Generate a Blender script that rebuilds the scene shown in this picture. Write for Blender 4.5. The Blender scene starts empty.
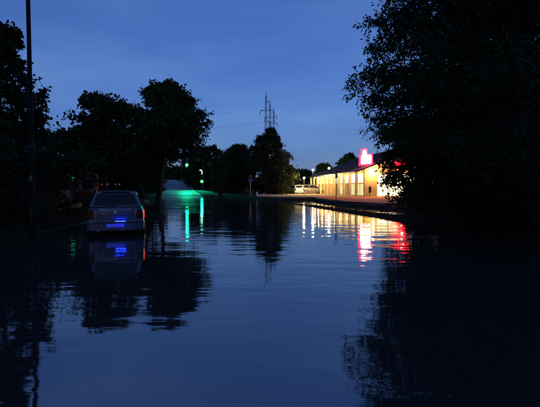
import bpy, math, random
import numpy as np
from mathutils import Vector, Matrix
random.seed(7)
C = bpy.context.scene.collection
R = math.radians
sc = bpy.context.scene

# ------------------------------------------------------------------ camera
F_PX, HOR = 415.0, 187.0                       # focal length and horizon row in photograph pixels
CAM_H = 1.5
PITCH = math.atan((203.5 - HOR) / F_PX)
cam = bpy.data.cameras.new('camera'); cam.sensor_width = 36; cam.lens = F_PX / 540 * 36
cam.clip_end = 6000; cam.clip_start = 0.05
camo = bpy.data.objects.new('camera', cam); C.objects.link(camo)
camo.location = (0, 0, CAM_H); camo.rotation_euler = (math.pi / 2 - PITCH, 0, 0)
sc.camera = camo

def at(px, py, Y):
    """world point that the photograph shows at px, py, at a depth of Y metres"""
    dx, dz = (px - 270) / F_PX, -(py - 203.5) / F_PX
    cy, cz = math.cos(PITCH) + dz * math.sin(PITCH), -math.sin(PITCH) + dz * math.cos(PITCH)
    return Vector((dx / cy * Y, Y, CAM_H + cz / cy * Y))

# ------------------------------------------------------------------ sky and sun (dusk)
SUN_ROT = R(185)
w = bpy.data.worlds.new('World'); sc.world = w; w.use_nodes = True
nt = w.node_tree; nt.nodes.clear()
def N(t, **k):
    n = nt.nodes.new(t)
    for a, b in k.items(): setattr(n, a, b)
    return n
out = N('ShaderNodeOutputWorld'); bg = N('ShaderNodeBackground')
sky = N('ShaderNodeTexSky', sky_type='NISHITA', sun_disc=False, sun_elevation=R(5), sun_rotation=SUN_ROT,
        air_density=1.0, dust_density=1.0, ozone_density=3.0, altitude=0)
tc = N('ShaderNodeTexCoord')
mp = N('ShaderNodeMapping'); mp.inputs['Scale'].default_value = (1.3, 1.3, 5.0)
cl = N('ShaderNodeTexNoise'); cl.inputs['Scale'].default_value = 2.0; cl.inputs['Detail'].default_value = 4; cl.inputs['Roughness'].default_value = .45
cr = N('ShaderNodeValToRGB')
cr.color_ramp.elements[0].position = .34; cr.color_ramp.elements[0].color = (.80, .86, .93, 1)
cr.color_ramp.elements[1].position = .68; cr.color_ramp.elements[1].color = (1.22, 1.15, 1.05, 1)
mx = N('ShaderNodeMixRGB', blend_type='MULTIPLY'); mx.inputs[0].default_value = 1
tint = N('ShaderNodeMixRGB', blend_type='MULTIPLY'); tint.inputs[0].default_value = 1
tint.inputs[2].default_value = (.65, .715, 1.23, 1)
L_ = nt.links.new
L_(tc.outputs['Generated'], mp.inputs['Vector']); L_(mp.outputs[0], cl.inputs['Vector']); L_(cl.outputs['Fac'], cr.inputs[0])
veil = N('ShaderNodeMixRGB', blend_type='MIX'); veil.inputs[0].default_value = .45; veil.inputs[2].default_value = (.54, 1.17, 3.25, 1)   # thin even cloud veil
L_(sky.outputs[0], tint.inputs[1]); L_(tint.outputs[0], veil.inputs[1]); L_(veil.outputs[0], mx.inputs[1]); L_(cr.outputs[0], mx.inputs[2])
L_(mx.outputs[0], bg.inputs[0]); L_(bg.outputs[0], out.inputs[0])
bg.inputs[1].default_value = 0.112
sun = bpy.data.lights.new('sun', 'SUN'); sun.energy = 0.004; sun.angle = R(20); sun.color = (1, .85, .7)
suno = bpy.data.objects.new('sun', sun); C.objects.link(suno)
suno.rotation_euler = (R(85), 0, math.pi - SUN_ROT)
sc.view_settings.view_transform = 'Standard'; sc.view_settings.look = 'None'
sc.view_settings.exposure = 0.55; sc.view_settings.gamma = 1; sc.view_settings.use_curve_mapping = False
sc.cycles.max_bounces = 6; sc.cycles.glossy_bounces = 4; sc.cycles.transparent_max_bounces = 8
sc.cycles.use_denoising = True
sc.cycles.sample_clamp_indirect = 6

# ------------------------------------------------------------------ materials
MATS = {}
def mat(name, col, rough=.6, metal=0, var=.25, scale=4, bump=0, bscale=40, emit=None, es=0, spec=.5, coat=0):
    if name in MATS: return MATS[name]
    m = bpy.data.materials.new(name); m.use_nodes = True; MATS[name] = m
    t = m.node_tree; b = t.nodes['Principled BSDF']
    b.inputs['Roughness'].default_value = rough; b.inputs['Metallic'].default_value = metal
    b.inputs['Specular IOR Level'].default_value = spec; b.inputs['Coat Weight'].default_value = coat
    co = t.nodes.new('ShaderNodeTexCoord')
    n = t.nodes.new('ShaderNodeTexNoise'); n.inputs['Scale'].default_value = scale; n.inputs['Detail'].default_value = 6
    t.links.new(co.outputs['Object'], n.inputs['Vector'])
    r = t.nodes.new('ShaderNodeValToRGB')
    r.color_ramp.elements[0].position = .3; r.color_ramp.elements[1].position = .7
    r.color_ramp.elements[0].color = (*[c * (1 - var) for c in col], 1)
    r.color_ramp.elements[1].color = (*[min(1, c * (1 + var)) for c in col], 1)
    t.links.new(n.outputs['Fac'], r.inputs[0]); t.links.new(r.outputs[0], b.inputs['Base Color'])
    if bump:
        n2 = t.nodes.new('ShaderNodeTexNoise'); n2.inputs['Scale'].default_value = bscale; n2.inputs['Detail'].default_value = 4
        t.links.new(co.outputs['Object'], n2.inputs['Vector'])
        bp = t.nodes.new('ShaderNodeBump'); bp.inputs['Strength'].default_value = bump; bp.inputs['Distance'].default_value = .02
        t.links.new(n2.outputs['Fac'], bp.inputs['Height']); t.links.new(bp.outputs[0], b.inputs['Normal'])
    if emit:
        b.inputs['Emission Color'].default_value = (*emit, 1); b.inputs['Emission Strength'].default_value = es
    return m

m_ground = mat('earth_and_short_grass', (.020, .019, .011), .95, spec=.05, var=.5, scale=.8, bump=.6, bscale=15)
m_grass = mat('grass_blades', (.014, .019, .008), .9, spec=.1, var=.4, scale=3)
m_asph = mat('wet_asphalt', (.085, .085, .09), .5, var=.35, scale=2.5, bump=.25, bscale=25)
m_red_pave = mat('pavers_with_red_sign_glow', (.60, .12, .05), .9, spec=.1, var=.3, scale=1.5, bump=.3, bscale=12)  # red glow of the shop sign is put into the paver colour
m_lot = mat('lot_paving', (.42, .32, .19), .9, spec=.1, var=.25, scale=1.2, bump=.3, bscale=15)
m_kerb = mat('kerb_concrete', (.05, .048, .045), .8, spec=.2, var=.3, scale=5, bump=.4)
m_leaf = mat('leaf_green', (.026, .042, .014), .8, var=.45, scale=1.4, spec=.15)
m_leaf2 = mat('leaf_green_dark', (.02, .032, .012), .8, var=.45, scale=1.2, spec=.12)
m_bark = mat('bark', (.03, .023, .017), .9, var=.4, scale=8, bump=.9, bscale=30)
m_galv = mat('galvanised_steel', (.28, .28, .29), .45, .8, var=.2, scale=10)
m_dark = mat('dark_painted_metal', (.03, .03, .035), .5, .3)
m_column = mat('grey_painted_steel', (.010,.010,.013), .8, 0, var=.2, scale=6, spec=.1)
m_black = mat('black_plastic', (.012, .012, .013), .5)
m_rubber = mat('rubber', (.02, .02, .02), .8, bump=.3)
m_fence = mat('dark_stained_wood', (.006,.0055,.006), .9, spec=.08, var=.4, scale=6, bump=.6)
m_wood = mat('weathered_wood', (.14, .09, .06), .8, var=.4, scale=6, bump=.6)
m_ochre = mat('ochre_render', (.55, .38, .16), .8, var=.15, scale=2, bump=.3, bscale=25)
m_cream = mat('cream_column', (.6, .52, .36), .7, var=.12, scale=3)
m_roof = mat('dark_roof_sheet', (.022, .018, .025), .9, var=.3, scale=3, spec=.1)
m_white = mat('white_paint', (.75, .75, .73), .4, var=.06)
m_glass = mat('dark_glass', (.008, .010, .012), .06, spec=.35)
m_chrome = mat('chrome', (.6, .6, .62), .15, 1)
m_silver = mat('car_silver_blue', (.070, .085, .13), .3, .3, var=.06, scale=3, coat=.6)
m_red = mat('car_red', (.25, .02, .02), .3, var=.1, coat=.5)
m_carw = mat('car_white', (.7, .7, .68), .3, var=.05, coat=.5)
m_card = mat('car_grey_green', (.22, .23, .20), .3, .3, var=.1, coat=.6)
m_tailred = mat('tail_lamp_red_off', (.05, .006, .006), .15, var=.2, scale=20)

# ------------------------------------------------------------------ mesh helpers
class MB:
    def __init__(s): s.v = []; s.f = []
    def add(s, vs, fs):
        o = len(s.v); s.v += [tuple(p) for p in vs]; s.f += [tuple(i + o for i in f) for f in fs]; return s
    def box(s, x0, x1, y0, y1, z0, z1):
        return s.add([(x0,y0,z0),(x1,y0,z0),(x1,y1,z0),(x0,y1,z0),(x0,y0,z1),(x1,y0,z1),(x1,y1,z1),(x0,y1,z1)],
                     [(0,3,2,1),(4,5,6,7),(0,1,5,4),(1,2,6,5),(2,3,7,6),(3,0,4,7)])
    def tube(s, pts, rad, n=8, cap=True):
        pts = [Vector(p) for p in pts]
        if not hasattr(rad, '__len__'): rad = [rad] * len(pts)
        o = len(s.v)
        for i, p in enumerate(pts):
            d = (pts[min(i+1, len(pts)-1)] - pts[max(i-1, 0)]).normalized()
            a = d.cross(Vector((0,0,1)) if abs(d.z) < .9 else Vector((1,0,0))).normalized(); b = d.cross(a)
            for k in range(n):
                t = 2*math.pi*k/n
                s.v.append(tuple(p + (a*math.cos(t) + b*math.sin(t)) * rad[i]))
        for i in range(len(pts)-1):
            for k in range(n):
                s.f.append((o+i*n+k, o+i*n+(k+1)%n, o+(i+1)*n+(k+1)%n, o+(i+1)*n+k))
        if cap:
            s.f.append(tuple(o+k for k in range(n))[::-1]); s.f.append(tuple(o+(len(pts)-1)*n+k for k in range(n)))
        return s
    def prism(s, poly, d0, d1, axis='y'):
        """poly in the two other axes, extruded along axis from d0 to d1"""
        n = len(poly)
        def mk(p, d):
            return (p[0], d, p[1]) if axis == 'y' else ((d, p[0], p[1]) if axis == 'x' else (p[0], p[1], d))
        return s.add([mk(p, d0) for p in poly] + [mk(p, d1) for p in poly],
              [tuple(range(n)), tuple(range(2*n-1, n-1, -1))] + [(i, n+i, n+(i+1)%n, (i+1)%n) for i in range(n)])
    def quad_slab(s, q, t):
        """a quad given by four points, thickened by t along its normal"""
        q = [Vector(p) for p in q]; n = (q[1]-q[0]).cross(q[3]-q[0]).normalized()*t
        return s.add(list(q) + [p+n for p in q], [(3,2,1,0),(4,5,6,7),(0,1,5,4),(1,2,6,5),(2,3,7,6),(3,0,4,7)])
    def sphere(s, c, r, n=10, m=6, sz=1):
        pts=[]; fs=[]
        for i in range(m+1):
            for k in range(n):
                a=math.pi*i/m; t=2*math.pi*k/n
                pts.append((c[0]+r*math.sin(a)*math.cos(t), c[1]+r*math.sin(a)*math.sin(t), c[2]+r*sz*math.cos(a)))
        for i in range(m):
            for k in range(n): fs.append((i*n+k, (i+1)*n+k, (i+1)*n+(k+1)%n, i*n+(k+1)%n))
        return s.add(pts, fs)
    def build(s, name, m, parent=None, smooth=False, bevel=0, seg=2):
        me = bpy.data.meshes.new(name); me.from_pydata(s.v, [], s.f); me.update()
        me.materials.append(m)
        if smooth:
            me.polygons.foreach_set('use_smooth', [True]*len(me.polygons))
            try: me.set_sharp_from_angle(angle=R(40))
            except Exception: pass
        o = bpy.data.objects.new(name, me); C.objects.link(o)
        if parent: o.parent = parent
        if bevel:
            b = o.modifiers.new('bevel', 'BEVEL'); b.width = bevel; b.segments = seg; b.limit_method = 'ANGLE'; b.angle_limit = R(25)
        return o
def tag(o, label=None, cat=None, group=None, kind=None):
    if label: o['label'] = label
    if cat: o['category'] = cat
    if group: o['group'] = group
    if kind: o['kind'] = kind
    return o
def thing(name, label, cat, loc=(0,0,0), rz=0, group=None):
    o = bpy.data.objects.new(name, None); C.objects.link(o); o.empty_display_size = .2
    o.location = loc; o.rotation_euler = (0,0,rz)
    return tag(o, label, cat, group)
def np_mesh(name, verts, quads, m, parent=None, smooth=False):
    me = bpy.data.meshes.new(name); nv, nq = len(verts), len(quads); k = quads.shape[1]
    me.vertices.add(nv); me.vertices.foreach_set('co', verts.astype(np.float32).ravel())
    me.loops.add(nq*k); me.loops.foreach_set('vertex_index', quads.astype(np.int32).ravel())
    me.polygons.add(nq); me.polygons.foreach_set('loop_start', np.arange(0, nq*k, k, dtype=np.int32))
    if smooth: me.polygons.foreach_set('use_smooth', np.ones(nq, dtype=bool))
    me.update(calc_edges=True); me.materials.append(m)
    o = bpy.data.objects.new(name, me); C.objects.link(o)
    if parent: o.parent = parent
    return o

# ------------------------------------------------------------------ terrain
FLOOD = np.array([(-4.2,-60),(-5.0,0),(-6.5,13),(-8.4,26),(-10.5,39),(-16.6,61),(-15.5,62.5),(-10.5,62.5),(-8.5,61),(-6.5,58.7),(-3.3,50.5),(-1.4,46.2),
    (1.5,45.5),(4.1,44.5),(4.5,38),(5.2,31),(6.9,27),(7.5,24),(7.6,21.5),(7.0,20.6),(6.3,22.5),(5.2,27.5),(3.6,33.5),(2.5,36.8),
    (1.9,37.2),(2.3,34.5),(3.2,30),(4.2,25),(5.6,17.8),(6.2,16),(7.5,11.5),(8.5,5),(9,0),(10.5,-60)], float)
def flood_d(X, Y):
    """distance to the flood's edge, positive on land"""
    P = FLOOD; Q = np.roll(P, -1, 0)
    best = np.full(X.shape, 1e9); inside = np.zeros(X.shape, bool)
    for (ax, ay), (bx, by) in zip(P, Q):
        ex, ey = bx-ax, by-ay
        t = np.clip(((X-ax)*ex + (Y-ay)*ey) / (ex*ex+ey*ey), 0, 1)
        best = np.minimum(best, np.hypot(X-ax-t*ex, Y-ay-t*ey))
        c = ((ay > Y) != (by > Y))
        with np.errstate(divide='ignore', invalid='ignore'):
            xi = ax + (Y-ay)/(by-ay+1e-12)*ex
        inside ^= c & (X < xi)
    return np.where(inside, -best, best)
def sstep(t): t = np.clip(t, 0, 1); return t*t*(3-2*t)
def wob(X, Y): return (np.sin(X*1.7+Y*.6)+np.sin(Y*1.3-X*.8+1)+np.sin(X*3.1+2)*np.sin(Y*2.7))/3
def gz(X, Y):
    X = np.asarray(X, float); Y = np.asarray(Y, float)
    d = flood_d(X, Y) + .12*wob(X, Y)
    land = .30*sstep(d/1.5) + .012*wob(X*.7, Y*.7)*sstep(d/2)*sstep((-1-X)/3)
    wet = -.07 - .2*sstep((-d-2)/2) + .07*sstep(1+d/.5)
    h = np.where(d > 0, land, wet)
    h = h + 3.8*sstep((Y-61)/88)*sstep((-3-X)/14)
    return h
def gzs(x, y): return float(gz(np.array([x]), np.array([y]))[0])
xs = np.unique(np.concatenate([np.linspace(-1500,-60,16), np.linspace(-60,-18,30), np.linspace(-18,18,150), np.linspace(18,60,22), np.linspace(60,1500,16)]))
ys = np.unique(np.concatenate([np.linspace(-900,-20,16), np.linspace(-20,8,25), np.linspace(8,66,240), np.linspace(66,180,60), np.linspace(180,3000,20)]))
GX, GY = np.meshgrid(xs, ys)
V = np.stack([GX.ravel(), GY.ravel(), gz(GX, GY).ravel()], 1)
nx = len(xs); idx = np.arange(len(ys)*nx).reshape(len(ys), nx)
Q = np.stack([idx[:-1,:-1].ravel(), idx[:-1,1:].ravel(), idx[1:,1:].ravel(), idx[1:,:-1].ravel()], 1)
tag(np_mesh('ground', V, Q, m_ground, smooth=True), kind='structure')

def ribbon(name, pts, width, m, lift, sub=24):
    """a road strip along pts that follows the terrain"""
    P = [Vector(p) for p in pts]; cs = []
    for i in range(len(P)-1):
        p0, p1, p2, p3 = P[max(i-1,0)], P[i], P[i+1], P[min(i+2,len(P)-1)]
        for k in range(sub):
            t = k/sub
            cs.append(.5*((2*p1)+(p2-p0)*t+(2*p0-5*p1+4*p2-p3)*t*t+(3*p1-p0-3*p2+p3)*t**3))
    vs=[]; fs=[]; n=7
    for i, c in enumerate(cs):
        d = (cs[min(i+1,len(cs)-1)]-cs[max(i-1,0)]).normalized(); s = Vector((d.y,-d.x))
        for k in range(n):
            q = c + s*width*(k/(n-1)-.5); vs.append((q.x, q.y))
    A = np.array(vs); z = gz(A[:,0], A[:,1]).reshape(-1, n)
    z = np.maximum(z, z.mean(1, keepdims=True)) + lift
    for i in range(len(cs)-1):
        for k in range(n-1): fs.append((i*n+k, i*n+k+1, (i+1)*n+k+1, (i+1)*n+k))
    V = np.column_stack([A, z.ravel()])
    return np_mesh(name, V, np.array(fs), m, smooth=True)
ROAD = [(1.8,-60),(1.3,0),(-.5,13),(-3.2,30),(-8,48),(-13.4,63),(-16.6,76),(-22.5,100),(-31,125),(-41,150),(-64,195),(-110,260)]
tag(ribbon('road', ROAD, 6.0, m_asph, .035), kind='structure')

# flood water: an opaque, dark, rippled mirror
m_water = bpy.data.materials.new('flood_water'); m_water.use_nodes = True
t = m_water.node_tree; b = t.nodes['Principled BSDF']
b.inputs['Base Color'].default_value = (.018, .022, .022, 1); b.inputs['Roughness'].default_value = .035
b.inputs['IOR'].default_value = 2.75
co = t.nodes.new('ShaderNodeTexCoord')
def wnoise(scale, detail, sx=1, sy=1):
    m = t.nodes.new('ShaderNodeMapping'); m.inputs['Scale'].default_value = (sx, sy, 1); m.inputs['Rotation'].default_value = (0,0,R(8))
    n = t.nodes.new('ShaderNodeTexNoise'); n.inputs['Scale'].default_value = scale; n.inputs['Detail'].default_value = detail; n.inputs['Roughness'].default_value = .45
    t.links.new(co.outputs['Object'], m.inputs[0]); t.links.new(m.outputs[0], n.inputs['Vector']); return n.outputs['Fac']
def math_(op, a, b_):
    n = t.nodes.new('ShaderNodeMath'); n.operation = op
    for i, q in enumerate((a, b_)):
        if isinstance(q, (int, float)): n.inputs[i].default_value = q
        else: t.links.new(q, n.inputs[i])
    return n.outputs[0]
big = wnoise(1.0, 2, .55, 1.6); small = wnoise(3.4, 3, .6, 1.5); patch = wnoise(.11, 2, .6, 1)
rr = t.nodes.new('ShaderNodeMapRange'); rr.inputs[1].default_value = .38; rr.inputs[2].default_value = .62; rr.inputs[3].default_value = .38; rr.inputs[4].default_value = 1.05
t.links.new(patch, rr.inputs[0])
hgt = math_('ADD', math_('MULTIPLY', big, .045), math_('MULTIPLY', small, .010))
hgt = math_('MULTIPLY', hgt, rr.outputs[0])
bp = t.nodes.new('ShaderNodeBump'); bp.inputs['Strength'].default_value = 1.0; bp.inputs['Distance'].default_value = WAVE = .5
t.links.new(hgt, bp.inputs['Height']); t.links.new(bp.outputs[0], b.inputs['Normal'])
tag(MB().add([(-14,-60,0),(22,-60,0),(22,70,0),(-22,70,0)], [(0,1,2,3)]).build('flood_water', m_water), kind='structure')

def sheet(name, poly, m, lift, const=None, step=1.0):
    """flat paved area: grid clipped to a polygon by bmesh-free fan of its outline"""
    import bmesh
    bm = bmesh.new()
    vs = [bm.verts.new((x, y, 0)) for x, y in poly]; f = bm.faces.new(vs); f.normal_update()
    if f.normal.z < 0: f.normal_flip()
    bmesh.ops.triangulate(bm, faces=[f])
    for _ in range(3): bmesh.ops.subdivide_edges(bm, edges=[e for e in bm.edges if e.calc_length() > step*2], cuts=1); bmesh.ops.triangulate(bm, faces=bm.faces[:])
    A = np.array([v.co for v in bm.verts]); z = gz(A[:,0], A[:,1]) if const is None else np.full(len(A), const)
    for v, q in zip(bm.verts, z): v.co.z = q + lift
    bmesh.ops.recalc_face_normals(bm, faces=bm.faces[:])
    me = bpy.data.meshes.new(name); bm.to_mesh(me); bm.free(); me.materials.append(m)
    o = bpy.data.objects.new(name, me); C.objects.link(o); return tag(o, kind='structure')
LOTZ = .33
sheet('glow_red_pavement', [(5.0,44.2),(5.5,38),(6.3,32.8),(8.1,29.0),(9.6,26.4),(12,24.6),(26,24.6),(26,47.4),(5.0,49.2)], m_red_pave, 0, LOTZ)
sheet('parking_lot', [(-1.6,52.5),(1.0,50),(5.0,49.45),(26,47.65),(40,50),(40,110),(-1,110),(-2.5,70)], m_lot, 0, LOTZ+.004)
def kerb_line(pts, z):
    k = tag(bpy.data.objects.new('kerb', None), kind='structure'); C.objects.link(k)
    for a, b_ in zip(pts[:-1], pts[1:]):
        a, b_ = Vector(a), Vector(b_); L = (b_-a).length; n = max(1, round(L)); d = (b_-a)/n
        for i in range(n):
            p, q = a+d*i, a+d*(i+1); u = (q-p).normalized(); s = Vector((u.y,-u.x))*.07; g = u*.006
            p, q = p+g, q-g
            j = random.uniform(-.008,.008)
            MB().prism([(p+s)[:2],(q+s)[:2],(q-s)[:2],(p-s)[:2]], z-.42, z+j, 'z').build('kerb_stone', m_kerb, k, bevel=.012)
    return k
kerb_line([(4.95,49.2),(4.92,44.2),(5.42,38),(6.22,32.7),(8.02,28.9),(9.52,26.3),(11.95,24.5)], LOTZ+.03)
kerb_line([(-6.75,8.5),(-7.3,16),(-8.0,21)], .12)

# ------------------------------------------------------------------ supermarket
shop = thing('supermarket', 'long low supermarket with dark pitched roof, glowing cream colonnade and bright glazed gable', 'building',
             (11.4, 50, LOTZ), math.atan2(2.9, 27))
SL, SW, EV, RG = 27.0, 16.0, 3.05, 6.6
ROOFS = (RG-EV)/(SW/2+1.3)
def roofz(x): return RG - abs(x-SW/2)*ROOFS
gp = [(0,0),(SW,0),(SW,roofz(SW)-.12),(SW/2,RG-.12),(0,roofz(0)-.12)]
MB().prism(gp, 0, .25).build('gable_wall', m_ochre, shop)
MB().prism(gp, SL-.25, SL).build('gable_wall', m_ochre, shop)
MB().box(0,.25,.25,SL-.25,0,roofz(0)-.12).build('wall', m_ochre, shop)
MB().box(SW-.25,SW,.25,SL-.25,0,roofz(SW)-.12).build('wall', m_ochre, shop)
rf = MB().prism([(-1.3,EV),(SW/2,RG),(SW+1.3,EV),(SW+1.3,EV-.16),(SW/2,RG-.16),(-1.3,EV-.16)], -.7, SL+.7).build('roof', m_roof, shop)
MB().box(-1.42,-1.303,-.7,SL+.7,EV-.2,EV-.02).build('gutter', m_galv, rf)
MB().tube([(SW/2,-.7,RG+.02),(SW/2,SL+.7,RG+.02)], .09, 6).build('ridge_cap', m_dark, rf)
for y in np.arange(.2, SL+.6, .9):
    MB().quad_slab([(-1.28,y-.03,EV+.01),(SW/2-.1,y-.03,RG-.03),(SW/2-.1,y+.03,RG-.03),(-1.28,y+.03,EV+.01)], -.05).build('roof_seam', m_roof, rf)
m_band = mat('lit_white_panel', (.8,.75,.6), .4, emit=(1,.82,.42), es=1.15)
m_disp = mat('lit_display_window', (.5,.5,.35), .2, emit=(1,.82,.34), es=.6)
m_int = mat('lit_shop_window', (.8,.8,.7), .2, emit=(1,.85,.48), es=2.4)
m_int2 = mat('lit_shop_shelves', (.6,.5,.3), .3, emit=(1,.75,.32), es=2.5)
m_downl = mat('soffit_lamp_glow', (1,.9,.7), .4, emit=(1,.60,.18), es=220)
m_walll = mat('wall_lamp_glow', (1,.9,.7), .4, emit=(1,.66,.26), es=700)
nb = 10
for i in range(nb+1):
    y = .15 + i*(SL-.3)/nb
    MB().box(-1.12,-.84,y-.14,y+.14,0,EV-.165).build('column', m_cream, shop, bevel=.02)
    if i < nb:
        yc = y + (SL-.3)/nb/2
        d = MB().tube([(-.5,yc,EV-.30),(-.5,yc,EV-.14)], .09, 8).build('soffit_lamp', m_downl, shop)
        y0, y1 = y+.38, y+(SL-.3)/nb-.38
        wn = MB().box(-.045,-.002,y0,y1,1.72,2.78).build('window', m_band, shop)
        MB().box(-.075,-.046,y0-.06,y1+.06,1.64,1.72).build('sill', m_cream, wn)
        MB().box(-.07,-.046,(y0+y1)/2-.03,(y0+y1)/2+.03,1.72,2.78).build('mullion', m_dark, wn)
        if i in (0, 1, 3):
            dw = MB().box(-.05,-.004,y0,y1,.15,1.55).build('display_window', m_disp, shop)
            for q in (.33,.66): MB().box(-.075,-.051,y0+(y1-y0)*q-.03,y0+(y1-y0)*q+.03,.15,1.55).build('mullion', m_dark, dw)
# glazed gable front
MB().box(1.5,12.6,-.10,-.004,2.62,2.84).build('lintel', m_cream, shop)
for i in range(8):
    x0 = 1.6 + i*1.36; x1 = x0 + 1.26
    p = MB().box(x0,x1,-.05,-.003,.75 if i not in (3,4) else .08,2.6).build('window' if i not in (3,4) else 'entrance_door', m_int, shop)
    if i not in (3,4):
        MB().box(x0,x1,-.05,-.003,.1,.72).build('lower_window', m_int2, shop)
        MB().box(x0+.2,x0+.62,-.056,-.051,1.2,1.75).build('poster', mat('poster_print', (.25,.22,.14), .5), p)
    else: MB().tube([(x0+.1,-.09,.9),(x0+.1,-.09,1.4)], .02, 6).build('handle', m_chrome, p)
    MB().box(x1+.005,x1+.095,-.09,-.006,0,2.6).build('mullion', m_dark, shop)
MB().prism([(2.4,3.35),(13.6,3.35),(10.4,4.85),(5.6,4.85)], -.03, -.004).build('gable_panel', m_cream, shop)
for x in (.9, 4.4, 8.0, 11.6):
    wl = MB().tube([(x,-.55,3.02),(x,-.55,3.14)], .1, 8).build('wall_lamp', m_walll, shop)
    MB().tube([(x,-.02,3.2),(x,-.55,3.18)], .03, 6).build('bracket', m_dark, wl)
# lit sign on the gable
m_redlit = mat('red_lit_sign', (.6,.02,.02), .4, emit=(1,.0015,.006), es=30)
m_whitelit = mat('white_lit_sign', (.9,.85,.85), .4, emit=(1,.82,.80), es=22)
sg = thing('gable_sign', 'wide red illuminated sign on the supermarket gable, half hidden by dark leaves', 'sign', (11.4, 50, LOTZ), math.atan2(2.9,27))
MB().box(3.7,5.6,-.26,-.05,3.5,4.25).build('light_box', m_redlit, sg, bevel=.02)
MB().box(3.62,5.68,-.045,-.006,3.43,4.32).build('backing', m_dark, sg)
# rooftop sign
rs = thing('rooftop_sign', 'overexposed white illuminated sign with red edges standing on the supermarket roof corner', 'sign', (11.55, 50.2, LOTZ), math.atan2(2.9,27)-.05)
blk = [(-.80,3.72),(.80,3.85),(.80,5.12),(.14,5.16),(.10,5.80),(-.56,5.72),(-.62,5.05),(-.80,5.02)]
MB().prism(blk, -.17, .17).build('light_box', m_redlit, rs)
inn = [(-.62,3.92),(.62,4.02),(.62,4.98),(.02,5.02),(-.03,5.62),(-.42,5.57),(-.47,4.92),(-.62,4.90)]
MB().prism(inn, -.20, -.172).build('letter_face', m_whitelit, rs)
MB().prism(inn, .172, .20).build('letter_face', m_whitelit, rs)
for x in (-.45, .45): MB().tube([(x,0,2.9+ (x+.45)*.3),(x,0,3.83)], .05, 6).build('leg', m_galv, rs)
# forecourt bits by the entrance
bn = thing('litter_bin', 'dark litter bin on a post beside the supermarket entrance', 'bin', (11.75, 48.9, LOTZ))
MB().tube([(0,0,.004),(0,0,1.25)], .04, 8).build('post', m_dark, bn)
MB().tube([(0,-.16,.5),(0,-.16,1.15)], [.15,.18], 10).build('container', m_dark, bn)
MB().tube([(0,-.16,1.2),(0,-.16,1.26)], .2, 10).build('lid', m_dark, bn)
for i, x in enumerate((13.2, 13.9, 14.6)):
    p = thing('bicycle_stand', ['leftmost','middle','rightmost'][i]+' low steel hoop stand before the supermarket windows', 'bicycle stand', (x,48.6,LOTZ), 0, 'hoop stands before the shop')
    MB().tube([(0,-.35,0),(0,-.35,.65),(0,-.25,.8),(0,.25,.8),(0,.35,.65),(0,.35,0)], .03, 6).build('hoop', m_galv, p)
    MB().tube([(0,-.35,.35),(0,.35,.35)], .02, 6).build('rail', m_galv, p)

# ------------------------------------------------------------------ lamps and posts
def lamp_post(label, p, head_r, col, es, watts, group=None, arm=0, name='lamp_post', pole_m=None):
    g = LOTZ if p[0] > -2 and p[1] > 50 else gzs(p[0], p[1])
    t_ = thing(name, label, 'street lamp', (p[0], p[1], g), 0, group); h = p[2]-g
    MB().tube([(0,0,-.1),(0,0,.9),(0,0,h+.1)], [.075,.06,.04], 8).build('pole', pole_m or m_galv, t_, True)
    if arm: MB().tube([(0,0,h+.08),(arm*.5,0,h+.2),(arm,0,h+.14)], .03, 6).build('arm', m_galv, t_, True)
    m = mat('lamp_glow_%s' % '_'.join('%d' % (c*100) for c in (*col, es)), col, .4, emit=col, es=es)
    MB().sphere((arm,0,h), head_r, 10, 6).build('lantern', m, t_, True)
    MB().tube([(arm,0,h+head_r*.8),(arm,0,h+head_r*1.2)], [head_r*1.1,head_r*.5], 10).build('cap', m_dark, t_)
    return t_
W_ = (1,.93,.78)
lamp_post('tall lamp post with white light above the far end of the supermarket roof', at(313,169.8,88), .17, W_, 600, 0, 'lot lamps')
lamp_post('tall lamp post with white light behind the middle of the supermarket roof', at(329,168.2,84), .19, W_, 700, 0, 'lot lamps')
lamp_post('short lamp post with warm light at the left end of the estate car', at(304,178,66.5), .14, (1,.66,.25), 1500, 0, 'lot lamps')
# near unlit lamp column at the left
nl = thing('lamp_column', 'tall bare metal lamp column in front of the left tree, running out of the frame', 'street lamp', (at(33.5,240,11.6).x, 11.6, gzs(at(33.5,240,11.6).x,11.6)))
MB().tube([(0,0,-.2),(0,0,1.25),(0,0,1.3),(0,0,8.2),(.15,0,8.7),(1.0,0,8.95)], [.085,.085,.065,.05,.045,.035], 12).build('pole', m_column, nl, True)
MB().box(.9,1.5,-.12,.12,8.88,9.0).build('lantern', m_dark, nl, bevel=.03)
MB().box(-.035,.035,-.1,-.075,.45,.95).build('hatch', m_dark, nl)
MB().tube([(0,0,2.55),(0,0,2.62)], .068, 12).build('band', m_dark, nl)
MB().tube([(0,0,3.6),(0,0,3.63)], .066, 12).build('band', m_dark, nl)
MB().box(-.04,.04,-.072,-.066,1.62,1.78).build('sticker', mat('faded_sticker',(.12,.11,.10),.7), nl)
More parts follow.
